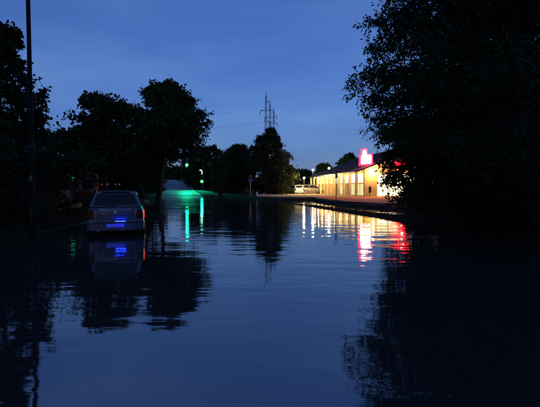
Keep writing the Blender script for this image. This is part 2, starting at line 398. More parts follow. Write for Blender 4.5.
# posts and signs
def sign_post(label, px, py_base, Y, h, kind, name='sign_post', m=None, cat='sign', face=0):
    p = at(px, py_base, Y); g = gzs(p.x, Y)
    t_ = thing(name, label, cat, (p.x, Y, g), face)
    MB().tube([(0,0,-.2),(0,0,h)], .035, 8).build('pole', m or m_galv, t_, True)
    if kind == 'disc':
        MB().tube([(0,-.05,h-.32),(0,-.035,h-.32)], .32, 20).build('disc', mat('sign_face_grey', (.03,.03,.03), .7), t_)
        MB().tube([(0,-.062,h-.32),(0,-.051,h-.32)], .25, 20).build('disc_centre', mat('sign_face_red', (.3,.05,.05), .5), t_)
    if kind == 'two':
        MB().tube([(0,-.05,h-.3),(0,-.035,h-.3)], .3, 20).build('disc', mat('sign_face_grey', (.03,.03,.03), .7), t_)
        MB().box(-.3,.3,-.05,-.035,h-1.0,h-.65).build('plate', mat('sign_face_blue', (.05,.08,.2), .5), t_)
    if kind == 'narrow':
        MB().box(-.04,.04,-.3,.3,h-.75,h-.1).build('plate', mat('sign_face_grey', (.03,.03,.03), .7), t_)
    return t_
sign_post('thin dark sign post seen edge-on in front of the supermarket colonnade', 336, 203, 34, 2.9, 'narrow', m=m_dark)
sign_post('round sign on a post right of the lower green signal', 212, 192, 76, 2.9, 'disc')
sign_post('twin-plate sign on a post before the dark conifer', 250.5, 196, 56, 2.9, 'two')
sp = sign_post('leaning ivy-covered post on the grass left of the twin-plate sign', 220.5, 196.5, 60, 2.4, 'none', name='ivy_post', m=m_wood, cat='post')
sign_post('brown wooden post standing before the trunk of the round tree', 143.3, 205, 34, 2.7, 'none', name='wooden_post', m=m_wood, cat='post')
bo = at(257,195.5,57); bt = thing('bollard', 'small white bollard on the verge left of the parked cars', 'bollard', (bo.x,57,gzs(bo.x,57)))
MB().tube([(0,0,-.1),(0,0,.5)], .09, 10).build('post', m_white, bt, True); MB().sphere((0,0,.5), .09, 10, 4, .5).build('cap', m_white, bt, True)
# traffic signal with a whip arm
tsx = at(202,181.5,84)
ts = thing('traffic_signal', 'traffic signal with two glowing green lamps, one on an arm over the road', 'traffic light', (tsx.x+.27,84,gzs(tsx.x+.27,84)))
zg = gzs(tsx.x+.27,84)
m_green = mat('green_signal_glow', (.1,.9,.5), .3, emit=(.005,1,.011), es=44)
m_off_r = mat('red_lens_off', (.06,.006,.006), .2); m_off_a = mat('amber_lens_off', (.08,.04,.006), .2)
a1 = at(187,165,84)
MB().tube([(0,0,-.2),(0,0,6.7-zg),(-.25,0,7.1-zg),(-.8,0,7.3-zg),(a1.x-ts.location.x-.2,0,7.35-zg)], [.09,.075,.07,.06,.045], 10).build('mast', m_dark, ts, True)
for X, Z in ((-.27, tsx.z-zg), (a1.x-ts.location.x, a1.z-zg)):
    hd = MB().box(X-.31,X+.31,-.12,.14,Z-.32,Z+1.46).build('signal_head', m_black, ts, bevel=.04)
    for k, m in enumerate((m_green, m_off_a, m_off_r)):
        z = Z + k*.56
        MB().tube([(X,-.14,z),(X,-.10,z)], [.25,.26] , 16).build('lens', m, hd)
        vs=[]; fs=[]
        for q in range(9):
            a_=math.pi*q/8
            for y in (-.36,-.12): vs.append((X+  .275*math.cos(a_), y, z+.275*math.sin(a_)))
        for q in range(8): fs.append((2*q,2*q+1,2*q+3,2*q+2))
        MB().add(vs,fs).build('visor', m_black, hd)
    gl = bpy.data.lights.new('green_signal_light', 'SPOT'); gl.energy = 1700; gl.color = (.0, 1, .46); gl.spot_size = R(110); gl.spot_blend = .5; gl.shadow_soft_size = .2
    go = bpy.data.objects.new('green_signal_light', gl); C.objects.link(go); go.parent = hd; go.location = (X, -.42, Z); go.rotation_euler = (R(-64), 0, R(-12))
# small street lamp with curved glowing top
hk = at(202,181,85); hg = gzs(hk.x,85)
st = thing('curved_street_lamp', 'slim street lamp with a curved white glowing top above the lower green signal', 'street lamp', (hk.x,85,hg))
zt = at(202,171,85).z-hg
MB().tube([(0,0,-.2),(0,0,zt-1.2)], .05, 8).build('pole', m_galv, st, True)
MB().tube([(0,0,zt-1.19),(0,0,zt-.1),(-.08,0,zt+.12),(-.28,0,zt+.22),(-.45,0,zt+.1)], .06, 8).build('lantern', mat('white_tube_glow',(1,1,1),.4,emit=(.85,1,.9),es=3), st, True)
# far lamp up the road
fp = at(162.5,183,140)
lamp_post('tiny far white lamp beside the road where it climbs left', (fp.x,140,fp.z), .12, (.9,.95,1), 60, 0)

# ------------------------------------------------------------------ vehicles
def wheel(parent, x, y, r=.31, wd=.2):
    sg_ = 1 if x > 0 else -1
    ty = MB().tube([(x-sg_*wd,y,r),(x-sg_*.02,y,r),(x,y,r)], [r,r,r*.93], 20).build('wheel', m_rubber, parent, True)
    MB().tube([(x+sg_*.001,y,r),(x+sg_*.012,y,r)], [r*.66,r*.6], 16).build('rim', m_chrome, ty, True)
    for k in range(5):
        a_=2*math.pi*k/5+.3
        MB().quad_slab([(x+sg_*.014,y+.1*math.cos(a_+q),r+.1*math.sin(a_+q)) if i<2 else (x+sg_*.014,y+r*.55*math.cos(a_+q*.4),r+r*.55*math.sin(a_+q*.4)) for i,q in enumerate((-.3,.3,.3,-.3))], .006).build('spoke', m_galv, ty)
    return ty
def car(name, label, loc, rz, paint, L=4.15, W=1.735, H=1.44, group=None, lit=False, cat='car', squared=0.0):
    t_ = thing(name, label, cat, loc, rz, group); hw = W/2; k = H/1.44
    S = [(-.5,.88,.34,.78),(-.49,.95,.27,.90),(-.46,.985,.24,.965),(-.38,1,.20,.985),(-.1,1,.18,.97),(.17,1,.18,.95),(.29,.99,.19,.935),(.41,.95,.2,.85),(.475,.86,.25,.74),(.5,.72,.34,.60)]
    V_=[]; F_=[]
    ring = lambda wf,zb,zt: [(-wf*.80,zb),(-wf*.955,zb+.10),(-wf,zb+(zt-zb)*.45),(-wf*.985,zb+(zt-zb)*.7),(-wf*.95,zt-.06),(-wf*.86,zt),(-wf*.3,zt+.015),(wf*.3,zt+.015),(wf*.86,zt),(wf*.95,zt-.06),(wf*.985,zb+(zt-zb)*.7),(wf,zb+(zt-zb)*.45),(wf*.955,zb+.10),(wf*.80,zb)]
    for yf,wf,zb,zt in S: V_ += [(x*hw, yf*L, z*k) for x,z in ring(wf,zb,zt)]
    n=14
    for i in range(len(S)-1):
        for j in range(n): F_.append((i*n+j, i*n+(j+1)%n, (i+1)*n+(j+1)%n, (i+1)*n+j))
    F_.append(tuple(range(n))[::-1]); F_.append(tuple((len(S)-1)*n+j for j in range(n)))
    body = MB().add(V_,F_).build('body', paint, t_, True); sb = body.modifiers.new('smooth','SUBSURF'); sb.levels = sb.render_levels = 2
    # cabin
    rb, rt, ft, fb = -.478+.02*squared, -.405-.03*squared, .06, .27
    zb, zr = .945*k, H-.025
    wb, wr = hw*.915, hw*.70
    G = [(rb,wb*.97,zb),(rt,wr,zr-.02),((rt+ft)/2,wr*1.03,H-.01),(ft,wr,zr-.015),(fb,wb*.96,zb-.01)]
    top = [(-x, y*L, z) for y,x,z in G]; 
    vs=[]; 
    for y,x,z in G: vs += [(-x,y*L,z),(-x*.80,y*L,z+.025 if z>zb+.1 else z),(x*.80,y*L,z+.025 if z>zb+.1 else z),(x,y*L,z)]
    mids = [((rt+ft)/2, wb, zb)]
    o = len(vs); vs += [(-wb,(rt+ft)/2*L,zb),(wb,(rt+ft)/2*L,zb)]
    fs=[]
    for i in range(4):
        for j in range(3): fs.append((i*4+j,i*4+j+1,(i+1)*4+j+1,(i+1)*4+j))
    fs += [(0,4,8,o),(o,8,12,16),(3,o+1,11,7),(o+1,19,15,11),(0,o,16,17,18,19,o+1,3,2,1)]
    cab = MB().add(vs,fs).build('cabin', paint, t_, True, bevel=.06, seg=3)
    def lerp(a,b_,q): return tuple(a[i]+(b_[i]-a[i])*q for i in range(3))
    # rear window and windscreen on the cabin's end faces
    def endglass(nm, B, T, u0, u1, m, off):
        bl,br = (-B[1]*.80,B[0]*L,B[2]),(B[1]*.80,B[0]*L,B[2]); tl,tr = (-T[1]*.80,T[0]*L,T[2]+.02),(T[1]*.80,T[0]*L,T[2]+.02)
        q=[lerp(bl,tl,u0),lerp(br,tr,u0),lerp(br,tr,u1),lerp(bl,tl,u1)]
        cx = lambda p,s: (p[0]*s,p[1],p[2])
        q=[cx(q[0],1.08),cx(q[1],1.08),cx(q[2],1.08),cx(q[3],1.08)]
        nrm=(Vector(q[1])-Vector(q[0])).cross(Vector(q[3])-Vector(q[0])).normalized()
        q=[Vector(p)+nrm*(off if nrm.y*(-1 if B[0]<0 else 1)>0 else -off) for p in q]
        return MB().quad_slab(q, .008).build(nm, m, t_)
    rw = endglass('rear_window', G[0], G[1], .14, .86, m_glass, .006)
    endglass('windscreen', G[4], G[3], .08, .90, m_glass, .006)
    for s in (-1,1):
        for a0,a1_,b0,b1 in ((rb+.045,-.17,rt+.035,-.17),(-.145,.02,-.145,.02),(.035,fb-.06,.035,ft-.005)):
            if a0 > .03: a0, a1_ = .035, fb-.05
            pb = lambda y: (s*(wb+.004), y*L, zb+.05); pt = lambda y: (s*(wr+.03), y*L, zr-.075)
            q=[pb(a0),pb(a1_),pt(b1),pt(b0)]
            MB().quad_slab(q if s<0 else q[::-1], -.012 if True else .01).build('side_window', m_glass, t_)
        hx = s*hw
        tl_m = mat('tail_lamp_red_lit',(.5,.02,.02),.2,emit=(1,.06,.03),es=1.1) if (lit and s>0) else m_tailred
        tp = [(s*hw*.70,.62*k),(s*hw*.93,.60*k),(s*hw*.945,.74*k),(s*hw*.90,.895*k),(s*hw*.74,.895*k)]
        tl = MB().prism(tp if s>0 else tp[::-1], -.5*L-.012, -.5*L+.10).build('tail_lamp', m_tailred, t_, bevel=.015)
        MB().box(min(s*hw*.985,s*hw*.955),max(s*hw*.985,s*hw*.955),-.482*L,-.462*L,.60*k,.86*k).build('side_lamp', tl_m, tl, bevel=.008)
        MB().prism([(s*hw*.55,.60*k),(s*hw*.82,.60*k),(s*hw*.84,.74*k),(s*hw*.58,.73*k)], .455*L, .488*L).build('headlight', mat('headlight_off',(.4,.4,.42),.1,spec=.8), t_, bevel=.02)
        mi = MB().box(min(s*(hw-.02),s*(hw+.17)),max(s*(hw-.02),s*(hw+.17)),.175*L,.2*L,.93*k,1.06*k).build('wing_mirror', m_black if not lit else paint, t_, bevel=.03)
        for y in (-.305*L,.315*L):
            wheel(t_, s*(hw+.004), y, .31*k)
            pts=[(y+.37*k*math.cos(a_),.31*k+.37*k*math.sin(a_)) for a_ in np.linspace(-.2,math.pi+.2,14)]+[(y+.33*k*math.cos(a_),.31*k+.33*k*math.sin(a_)) for a_ in np.linspace(math.pi+.2,-.2,14)]
            MB().prism(pts, s*(hw-.05), s*(hw+.012), 'x').build('wheel_arch', m_black, t_)
        MB().box(min(s*hw*.97,s*(hw+.006)),max(s*hw*.97,s*(hw+.006)),-.2*L,.22*L,.42*k,.47*k).build('rub_strip', m_black, t_)
        for y in (-.05,.14): MB().box(min(s*(hw-.01),s*(hw+.012)),max(s*(hw-.01),s*(hw+.012)),y*L-.16,y*L-.02,.78*k,.81*k).build('door_handle', m_black, t_)
    # bumpers
    for s,nm in ((-1,'rear_bumper'),(1,'front_bumper')):
        y0,y1 = s*.478*L, s*(.5*L+.055)
        bmp = MB().prism([(-hw*.975*math.cos(a_)**.35 if math.cos(a_)>0 else hw*.975*(-math.cos(a_))**.35, y0+(y1-y0)*(math.sin(a_)**.7 if math.sin(a_)>0 else 0)) for a_ in np.linspace(.0,math.pi,23)], .23*k, .555*k, 'z').build(nm, paint, t_, bevel=.06, seg=4)
        ps = s*(.5*L+.055)
        MB().prism([(-hw*.74,ps-s*.01),(-hw*.7,ps+s*.012),(hw*.7,ps+s*.012),(hw*.74,ps-s*.01)], .46*k, .50*k, 'z').build('bumper_strip', m_black, bmp)
        pl = MB().box(-.26,.26,min(ps+s*.014,ps+s*.024),max(ps+s*.014,ps+s*.024),.335*k,.445*k).build('number_plate', mat('plate_blue_light_as_glow',(.3,.3,.4),.45,emit=(.004,.012,1),es=.16) if (lit and s<0) else mat('plate_white',(.6,.6,.58),.45), bmp)  # hatchback's rear plate: blue light falling on it is put in as glow
    vs=[]; fs=[]; nx_,nz_=13,7
    for a_ in range(nz_+2):
        for c_ in range(nx_):
            u=c_/(nx_-1)*2-1; v=min(max((a_-1)/(nz_-1),0),1)*2-1; rim=(a_==0 or a_==nz_+1)
            vs.append((u*hw*.68, -.5*L+.012-.03*(1-u*u)-.018*(1-v*v)+(.1 if rim or abs(u)>.99 else 0), (.74+.165*v)*k))
    for a_ in range(nz_+1):
        for c_ in range(nx_-1): q=a_*nx_+c_; fs.append((q,q+1,q+nx_+1,q+nx_))
    tg = MB().add(vs,fs).build('tailgate_panel', paint, t_, True)
    MB().tube([(0,-.5*L-.046,.80*k),(0,-.5*L-.02,.80*k)], [.045,.05], 16).build('emblem', m_chrome, tg)
    MB().tube([(-.02,rb*L-.02,zb+.05),(-.34,rb*L+.0,zb+.075)], .012, 6).build('wiper', m_black, rw)
    MB().box(-hw*.5,hw*.5,rt*L-.05,rt*L+.08,H-.02,H+.012).build('roof_spoiler', paint, t_, bevel=.01)
    MB().box(-hw*.45,hw*.45,.5*L-.03,.5*L+.012,.575*k,.66*k).build('grille', m_black, t_)
    for x in (-.3,.3): MB().box(x-.17,x+.17,rt*L+.22,rt*L+.32,H-.62,H-.32).build('head_rest', m_black, t_, bevel=.04)
    MB().box(-.5,.5,rt*L+.15,rt*L+.34,.75*k,.95*k).build('rear_seat', m_black, t_)
    if lit:
        m_bl = mat('added_blue_bar_glow',(.1,.1,.9),.3,emit=(.006,.02,1),es=120)
        MB().box(0,.30,-.5*L-.203,-.5*L-.200,.530*k,.533*k).build('added_blue_bar', m_bl, t_)  # glowing bar added behind the car to throw blue on the tailgate
        MB().box(.13,.17,-.5*L-.199,-.5*L-.03,.526*k,.532*k).build('added_bar_arm', m_black, t_)  # arm added only to carry the blue bar
        MB().tube([(-.5,-.5*L,.24),(-.5,-.5*L-.08,.235)], .03, 10).build('exhaust', m_galv, t_)
    return t_
cp = at(117, 200, 12.9); crz = R(17.5)
cx_, cy_ = cp.x - math.sin(crz)*2.1, 12.75 + math.cos(crz)*2.1
car('parked_hatchback', 'silver hatchback seen from behind, standing in floodwater with blue glow put into its number plate', (cx_, cy_, -.075), crz, m_silver, lit=True)
e = at(313,194,70)
car('parked_estate_car', 'grey estate car parked side-on before the supermarket colonnade', (e.x, 70, LOTZ+.004), R(-92), m_card, L=4.1, W=1.75, H=1.55, squared=1, group='cars in the shop lot')
e = at(295.5,193.5,71)
car('parked_white_car', 'white car parked end-on left of the grey estate car', (e.x, 71, LOTZ+.004), R(16), m_carw, L=4.1, W=1.75, H=1.5, squared=1, group='cars in the shop lot')
# red van in the driveway beyond the hatchback
vp = at(84,200,26)
van = thing('red_van', 'dark red boxy van parked in a driveway beyond the silver hatchback', 'van', (vp.x,26,gzs(vp.x,26)), R(20))
vb = [(-2.3,.35),(-2.35,.9),(-2.25,1.75),(-2.1,1.9),(1.1,1.9),(1.35,1.8),(1.75,1.15),(2.3,.95),(2.4,.6),(2.35,.35)]
bd = MB().prism(vb, -.85, .85, 'x').build('body', m_red, van, bevel=.08, seg=3)
for s in (-1,1):
    MB().box(min(s*.08,s*.68),max(s*.08,s*.68),-2.37,-2.26,1.1,1.62).build('rear_window', m_glass, van)
    fr = MB().box(min(s*.04,s*.72),max(s*.04,s*.72),-2.335,-2.22,1.05,1.67).build('window_frame', m_galv, van)
    MB().box(min(s*.72,s*.82),max(s*.72,s*.82),-2.385,-2.25,.75,1.05).build('tail_lamp', m_tailred, van, bevel=.01)
    MB().prism([(.35,1.15),(1.5,1.15),(1.15,1.7),(.35,1.7)], s*.845, s*.865, 'x').build('side_window', m_glass, van)
    MB().box(min(s*.86,s*1.05),max(s*.86,s*1.05),1.2,1.32,1.1,1.35).build('wing_mirror', m_black, van, bevel=.02)
    for y in (-1.45,1.5): wheel(van, s*.87, y, .31)
MB().box(-.86,.86,-2.48,-2.36,.34,.55).build('rear_bumper', m_black, van, bevel=.03)
MB().box(-.8,.8,-2.15,1.0,1.93,1.97).build('roof_rack', m_galv, van)
# work barrier with warning lamps beyond the hatchback
bpz = at(110,184,24); bgd = gzs(bpz.x,24)
br = thing('works_barrier', 'low striped barrier with small dim red and pale warning lamps behind the hatchback roof', 'barrier', (bpz.x,24,bgd-.12), R(8))
for i in range(6):
    MB().box(-.84+i*.28,-.56+i*.28,-.02,.02,.72,.97).build('board_stripe', mat('barrier_red',(.2,.02,.02),.5) if i%2==0 else mat('barrier_white',(.12,.12,.12),.6), br)
for s in (-1,1):
    MB().tube([(s*.7,.05,0),(s*.7,.05,1.05)], .025, 6).build('leg', m_galv, br)
    MB().tube([(s*.7,-.35,0.02),(s*.7,.4,.02)], .03, 6).build('foot', m_galv, br)
mr_ = mat('red_warning_glow',(.8,.1,.1),.3,emit=(1,.08,.08),es=.045); mw_ = mat('pale_warning_glow',(.8,.8,.6),.3,emit=(.9,.85,.5),es=.02)
for x, m, r_ in ((-.46,mr_,.05),(-.15,mr_,.065),(.31,mw_,.04),(.52,mw_,.045)):
    lp = MB().tube([(x,-.06,1.53),(x,.06,1.53)], r_, 14).build('warning_lamp', m, br)
    MB().tube([(x,0,.975),(x,0,1.46)], .015, 6).build('lamp_stem', m_black, lp)
# green lit pennant sign on a post by the drive
gp_ = at(70,205,22); gg = gzs(gp_.x,22)
gs = thing('green_sign', 'small green glowing pennant sign on a pale post left of the red van', 'sign', (gp_.x,22,gg))
MB().tube([(0,0,-.2),(0,0,at(70,176,22).z-gg)], .03, 8).build('post', m_galv, gs, True)
z1 = at(70,176,22).z-gg
MB().prism([(.03,z1-.42),(.10,z1-.35),(.34,z1-.03),(.03,z1)], -.03, .03).build('panel', mat('green_sign_glow',(.05,.5,.3),.4,emit=(.01,.50,.26),es=.7), gs)

# ------------------------------------------------------------------ left garden: fence, shed
fn = thing('garden_fence', 'dark wooden picket fence along the left verge behind the lamp column', 'fence', (0,0,0))
FA, FB = Vector((-7.6,8.2)), Vector((-8.75,17)); FL=(FB-FA).length; fu=(FB-FA)/FL; fs_=Vector((fu.y,-fu.x))
pk = None
ang = math.atan2(fu.y,fu.x)
npk = int(FL/.16)
for i in range(npk):
    p = FA+fu*(i+.5)*.16; z = gzs(p.x,p.y)
    if pk is None:
        pk = MB().prism([(-.05,0),(.05,0),(.05,1.12),(0,1.2),(-.05,1.12)], -.01, .01).build('picket', m_fence, fn)
        o = pk
    else:
        o = pk.copy(); C.objects.link(o); o.parent = fn
    o.location=(p.x,p.y,z+.05+random.uniform(-.015,.015)); o.rotation_euler=(random.uniform(-.02,.02),0,ang)
for i in range(8):
    p = FA+fu*FL*i/7 - fs_*.08; MB().box(p.x-.05,p.x+.05,p.y-.05,p.y+.05,gzs(p.x,p.y)-.2,gzs(p.x,p.y)+1.35).build('post', m_fence, fn)
for h in (.35,.95):
    a_,b_=FA-fs_*.03,FB-fs_*.03
    MB().tube([(a_.x,a_.y,h+.3),(b_.x,b_.y,h+.3)], .03, 4).build('rail', m_fence, fn)
sh = thing('garden_shed', 'dark gabled shed barely visible behind the left fence', 'shed', (-13.0,20.5,gzs(-13,20.5)), R(8))
MB().box(-2.2,2.2,0,4.5,0,2.0).build('wall', mat('dark_render',(.12,.12,.14),.8), sh)
MB().prism([(-2.2,2.0),(2.2,2.0),(0,3.5)], 0, .15).build('gable', mat('dark_render',(.12,.12,.14),.8), sh)
for s in (-1,1):
    q=[(s*2.5,-.3,1.8),(s*2.5,4.8,1.8),(0,4.8,3.55),(0,-.3,3.55)]
    MB().quad_slab(q if s>0 else q[::-1], .08).build('roof', mat('grey_tile',(.1,.1,.12),.6), sh)
dr = MB().box(-.2,.8,-.04,-.002,0,1.9).build('door', m_wood, sh); MB().sphere((.7,-.06,.95),.03,8,4).build('handle', m_galv, dr)
wi = MB().box(-1.6,-.8,-.03,-.002,1.0,1.6).build('window', m_glass, sh); MB().box(-1.7,-.7,-.06,-.031,.93,.99).build('sill', m_white, wi)

# ------------------------------------------------------------------ trees
def unit(a): return a/np.maximum(np.linalg.norm(a, axis=-1, keepdims=True), 1e-9)
def leaves_mesh(P, D, ln, wd, rng):
    n=len(P); a=unit(D); rnd=unit(rng.normal(size=(n,3))); s=unit(np.cross(a,rnd))
    l=(ln*rng.uniform(.7,1.3,n))[:,None]; w_=(wd*rng.uniform(.7,1.3,n))[:,None]
    nrm=np.cross(a,s)
    V=np.stack([P, P+a*l*.45+s*w_*.5+nrm*w_*.12, P+a*l, P+a*l*.45-s*w_*.5+nrm*w_*.12],1).reshape(-1,3)
    return V, np.arange(4*n).reshape(n,4)
def tree(name, label, base, H, prof, zb, leaf=(.2,.12), cnt=(50,9,5,7), tr=.18, droop=.3, seed=1, group=None, m=None, rise=.35, lean=(0,0), cat='tree', sec=.42, trunk=True, spread=(.58,1.14)):
    rng=np.random.default_rng(seed); x,y=base; g=gzs(x,y)
    t_=thing(name,label,cat,(x,y,g),0,group)
    n1,n2,n3,n4=cnt
    axis=lambda z: np.stack([lean[0]*(z/H)+.15*np.sin(z*.7+seed)*z/H, lean[1]*(z/H)+.15*np.cos(z*.6+seed)*z/H, z],-1)
    if trunk:
        zs=np.linspace(-.2,H*.93,10); P=axis(zs); rad=tr*(1-.9*np.clip(zs/H,0,1))*np.where(zs<.3,1.25,1)
        MB().tube([tuple(p) for p in P], list(rad), 9).build('trunk', m_bark, t_, True)
    # primary limbs
    q=(np.arange(n1)+rng.uniform(0,1,n1))/n1
    zt=zb+(H-zb)*q
    az=rng.uniform(0,2*np.pi,n1)+np.arange(n1)*2.4
    r=np.array([prof(z,a) for z,a in zip(zt,az)])*rng.uniform(*spread,n1)
    z0=np.clip(zt-r*rise*rng.uniform(.6,1.4,n1), min(zb*.7,H*.2), H*.92)
    A=axis(z0); o=np.stack([np.cos(az),np.sin(az),np.zeros(n1)],-1)
    Tp=axis(zt)*[1,1,0]+o*r[:,None]+np.stack([np.zeros(n1),np.zeros(n1),zt],-1)
    M=(A+Tp)/2+np.stack([np.zeros(n1)]*2+[r*.16+droop*.25],-1)
    bez=lambda i,t: ((1-t)**2)[:,None]*A[i]+(2*t*(1-t))[:,None]*M[i]+(t**2)[:,None]*Tp[i]
    tang=lambda i,t: unit((2*(1-t))[:,None]*(M[i]-A[i])+(2*t)[:,None]*(Tp[i]-M[i]))
    br=MB()
    for i in range(n1):
        ts_=np.linspace(0,1,6); p=bez(np.full(6,i),ts_); rr_=tr*.32*(r[i]/max(r.max(),.1))
        br.tube([tuple(v) for v in p], [rr_*(1-.85*u)+.006 for u in ts_], 5, False)
    # secondary
    i2=np.repeat(np.arange(n1),n2); t2=np.clip(np.tile((np.arange(n2)+.5)/n2,n1)*.8+.22+rng.uniform(-.05,.05,n1*n2),0,1)
    S0=bez(i2,t2); T=tang(i2,t2); side=unit(np.cross(T,[0,0,1]))*np.where(np.tile(np.arange(n2),n1)%2,1,-1)[:,None]
    D2=unit(T*rng.uniform(.4,1.1,(len(i2),1))+side*rng.uniform(.3,1.0,(len(i2),1))+rng.normal(size=(len(i2),3))*.22+np.array([0,0,-droop*.5]))
    L2=r[i2]*sec*(1.15-.55*t2)*rng.uniform(.6,1.25,len(i2))+.15
    E=S0+D2*L2[:,None]+np.stack([np.zeros(len(i2))]*2+[-droop*.35*L2],-1)
    if tr>.12:
        for k in range(0,len(i2),1 if len(i2)<1600 else 2):
            br.tube([tuple(S0[k]),tuple(S0[k]+D2[k]*L2[k]*.55),tuple(E[k])],[.018*tr/.2,.011*tr/.2,.005],3,False)
    br.build('branches', m_bark, t_)
    # twigs
    i3=np.repeat(np.arange(len(i2)),n3); t3=rng.uniform(.1,1.05,len(i3))
    B0=S0[i3]+(E[i3]-S0[i3])*t3[:,None]
    D3=unit(D2[i3]*.8+unit(rng.normal(size=(len(i3),3)))*.8+np.array([0,0,-droop*.6])); L3=(L2[i3]*.38*rng.uniform(.5,1.2,len(i3))+leaf[0]*.8)
    # leaves
    i4=np.repeat(np.arange(len(i3)),n4); t4=rng.uniform(.05,1.1,len(i4))
    P=B0[i4]+D3[i4]*(L3[i4]*t4)[:,None]+rng.normal(size=(len(i4),3))*leaf[0]*.25
    D=D3[i4]*.5+unit(rng.normal(size=(len(i4),3)))*.8+np.array([0,0,-droop*.9])
    ok=P[:,2]>.08
    V,Q=leaves_mesh(P[ok],D[ok],leaf[0],leaf[1],rng)
    np_mesh('crown', V, Q, m or m_leaf, t_)
    return t_
def env(pts):
    zs,rs=zip(*pts)
    return lambda z,a: float(np.interp(z,zs,rs))

# the large near tree at the right
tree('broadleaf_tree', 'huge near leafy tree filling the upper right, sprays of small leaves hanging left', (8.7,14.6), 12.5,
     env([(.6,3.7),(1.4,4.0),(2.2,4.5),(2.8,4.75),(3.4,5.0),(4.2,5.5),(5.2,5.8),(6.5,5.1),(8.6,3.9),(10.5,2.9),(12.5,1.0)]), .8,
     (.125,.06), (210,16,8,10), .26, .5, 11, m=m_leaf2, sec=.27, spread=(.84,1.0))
# left bank
tree('broadleaf_tree', 'tall pointed leafy tree behind the lamp column at the far left', (-11.6,18), 8.1, env([(1,2.8),(2.5,3.1),(3.8,2.7),(5,1.8),(6.2,1.0),(7.4,.5),(8.1,.2)]), 1.0, (.2,.12), (60,9,6,7), .2, .3, 21, m=m_leaf2)
tree('broadleaf_tree', 'dark leafy tree at the left edge behind the fence', (-15.8,20), 6.3, env([(1,3),(3,3.4),(4.6,2.6),(6.3,.6)]), 1.0, (.24,.14), (45,8,5,7), .2, .3, 22, m=m_leaf2)
tree('maple_tree', 'ragged large-leaved tree with twin tops beyond the silver hatchback', (-9.9,25), 6.5, env([(2.6,1.7),(3.6,2.0),(5,1.9),(6.0,1.5),(6.5,1.2)]), 2.5, (.2,.17), (38,8,6,7), .16, .3, 23)
tree('broadleaf_tree', 'tall round-crowned tree on the left bank above the green signals', (-9.7,36), 10.3, env([(4.3,1.8),(5.2,2.7),(6.8,3.2),(8.5,2.6),(9.6,1.7),(10.4,.6)]), 4.3, (.2,.15), (84,10,7,9), .26, .3, 24, lean=(1.0,0), spread=(.6,1.08))
tree('broadleaf_tree', 'dark tree filling the gap between ragged tree and round-crowned tree', (-12.8,33), 6.3, env([(1.2,2.6),(3.5,3.0),(5,2.2),(6.3,.7)]), 1.0, (.27,.2), (50,8,5,7), .2, .3, 25, m=m_leaf2)
tree('broadleaf_tree', 'broad dark tree behind the red van', (-18.5,36), 5.9, env([(.8,3.6),(3,4.2),(4.5,3.0),(5.9,.8)]), .6, (.32,.24), (60,8,5,7), .22, .3, 26, m=m_leaf2)
tree('broadleaf_tree', 'bushy dark tree deep behind the left garden', (-22,30), 8.0, env([(.8,4),(4,4.6),(6.5,3.2),(8,.8)]), .6, (.35,.25), (60,8,5,7), .22, .3, 27, m=m_leaf2)
# middle distance
mid = [
 ('bushy dark tree left of where the road climbs', (-24,66), 9.5, 5.0, 31),
 ('dark tree at the water end of the climbing road, beside the round-crowned tree trunk', (-21.2,73), 7.6, 3.1, 42),
 ('dark tree left of the climbing road behind the round-crowned tree trunk', (-31.5,108), 8.0, 4.6, 41),
 ('dark tree overhanging the far road above the upper green signal', (-20.0,112), 9.5, 4.2, 32),
 ('rounded dark tree right of the climbing road', (-14.0,97), 9.6, 4.6, 33),
 ('low dark tree behind the round sign', (-8.6,90), 8.8, 4.2, 34),
 ('dense dark tree left of the conifer', (-5.6,76), 8.6, 3.9, 35),
 ('small dark tree right of the conifer', (2.6,84), 6.4, 2.8, 36),
 ('low far tree behind the white parked car', (7.4,112), 5.6, 3.6, 37),
 ('low far tree behind the short warm lamp', (10.2,118), 5.9, 3.2, 38),
 ('dark tree rising behind the far supermarket gable', (13.2,100), 6.6, 3.2, 39),
 ('round dark tree behind the supermarket roof left of the rooftop sign', (18.2,96), 8.8, 3.4, 40)]
for lb, b_, H, r_, sd in mid:
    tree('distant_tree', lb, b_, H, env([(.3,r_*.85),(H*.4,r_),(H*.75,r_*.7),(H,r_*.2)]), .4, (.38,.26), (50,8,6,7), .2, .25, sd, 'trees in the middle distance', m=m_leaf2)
tree('conifer_tree', 'dark spiky-topped conifer below the pylons', (-.2,68), 10.6, env([(.3,3.5),(3,3.7),(5.5,3.3),(7.5,2.6),(9,1.6),(9.9,.8),(10.4,.3)]), .3, (.3,.14), (84,10,7,8), .24, .15, 45, m=m_leaf2, rise=.15, spread=(.6,1.1))
# right background
rb_ = [('dark tree standing close behind the huge near tree',(11.2,20.5),11.5,4.0,50),('dark tree behind the huge near tree, left of the others',(16.5,26),8,5.0,51),('tall dark tree at the right edge of the frame',(15,19),7.4,4.4,52),
       ('broad dark tree beyond the red pavement at the right',(24,37),10,5.5,53),('dark tree just outside the right frame edge',(13.5,10),5.2,4.0,54)]
for lb,b_,H,r_,sd in rb_:
    tree('broadleaf_tree', lb, b_, H, env([(.3,r_*.85),(H*.4,r_),(H*.75,r_*.75),(H,r_*.25)]), 1.0 if sd==50 else .5, (.2,.12), (80,9,6,8), .24, .35, sd, 'trees behind the huge near tree', m=m_leaf2)
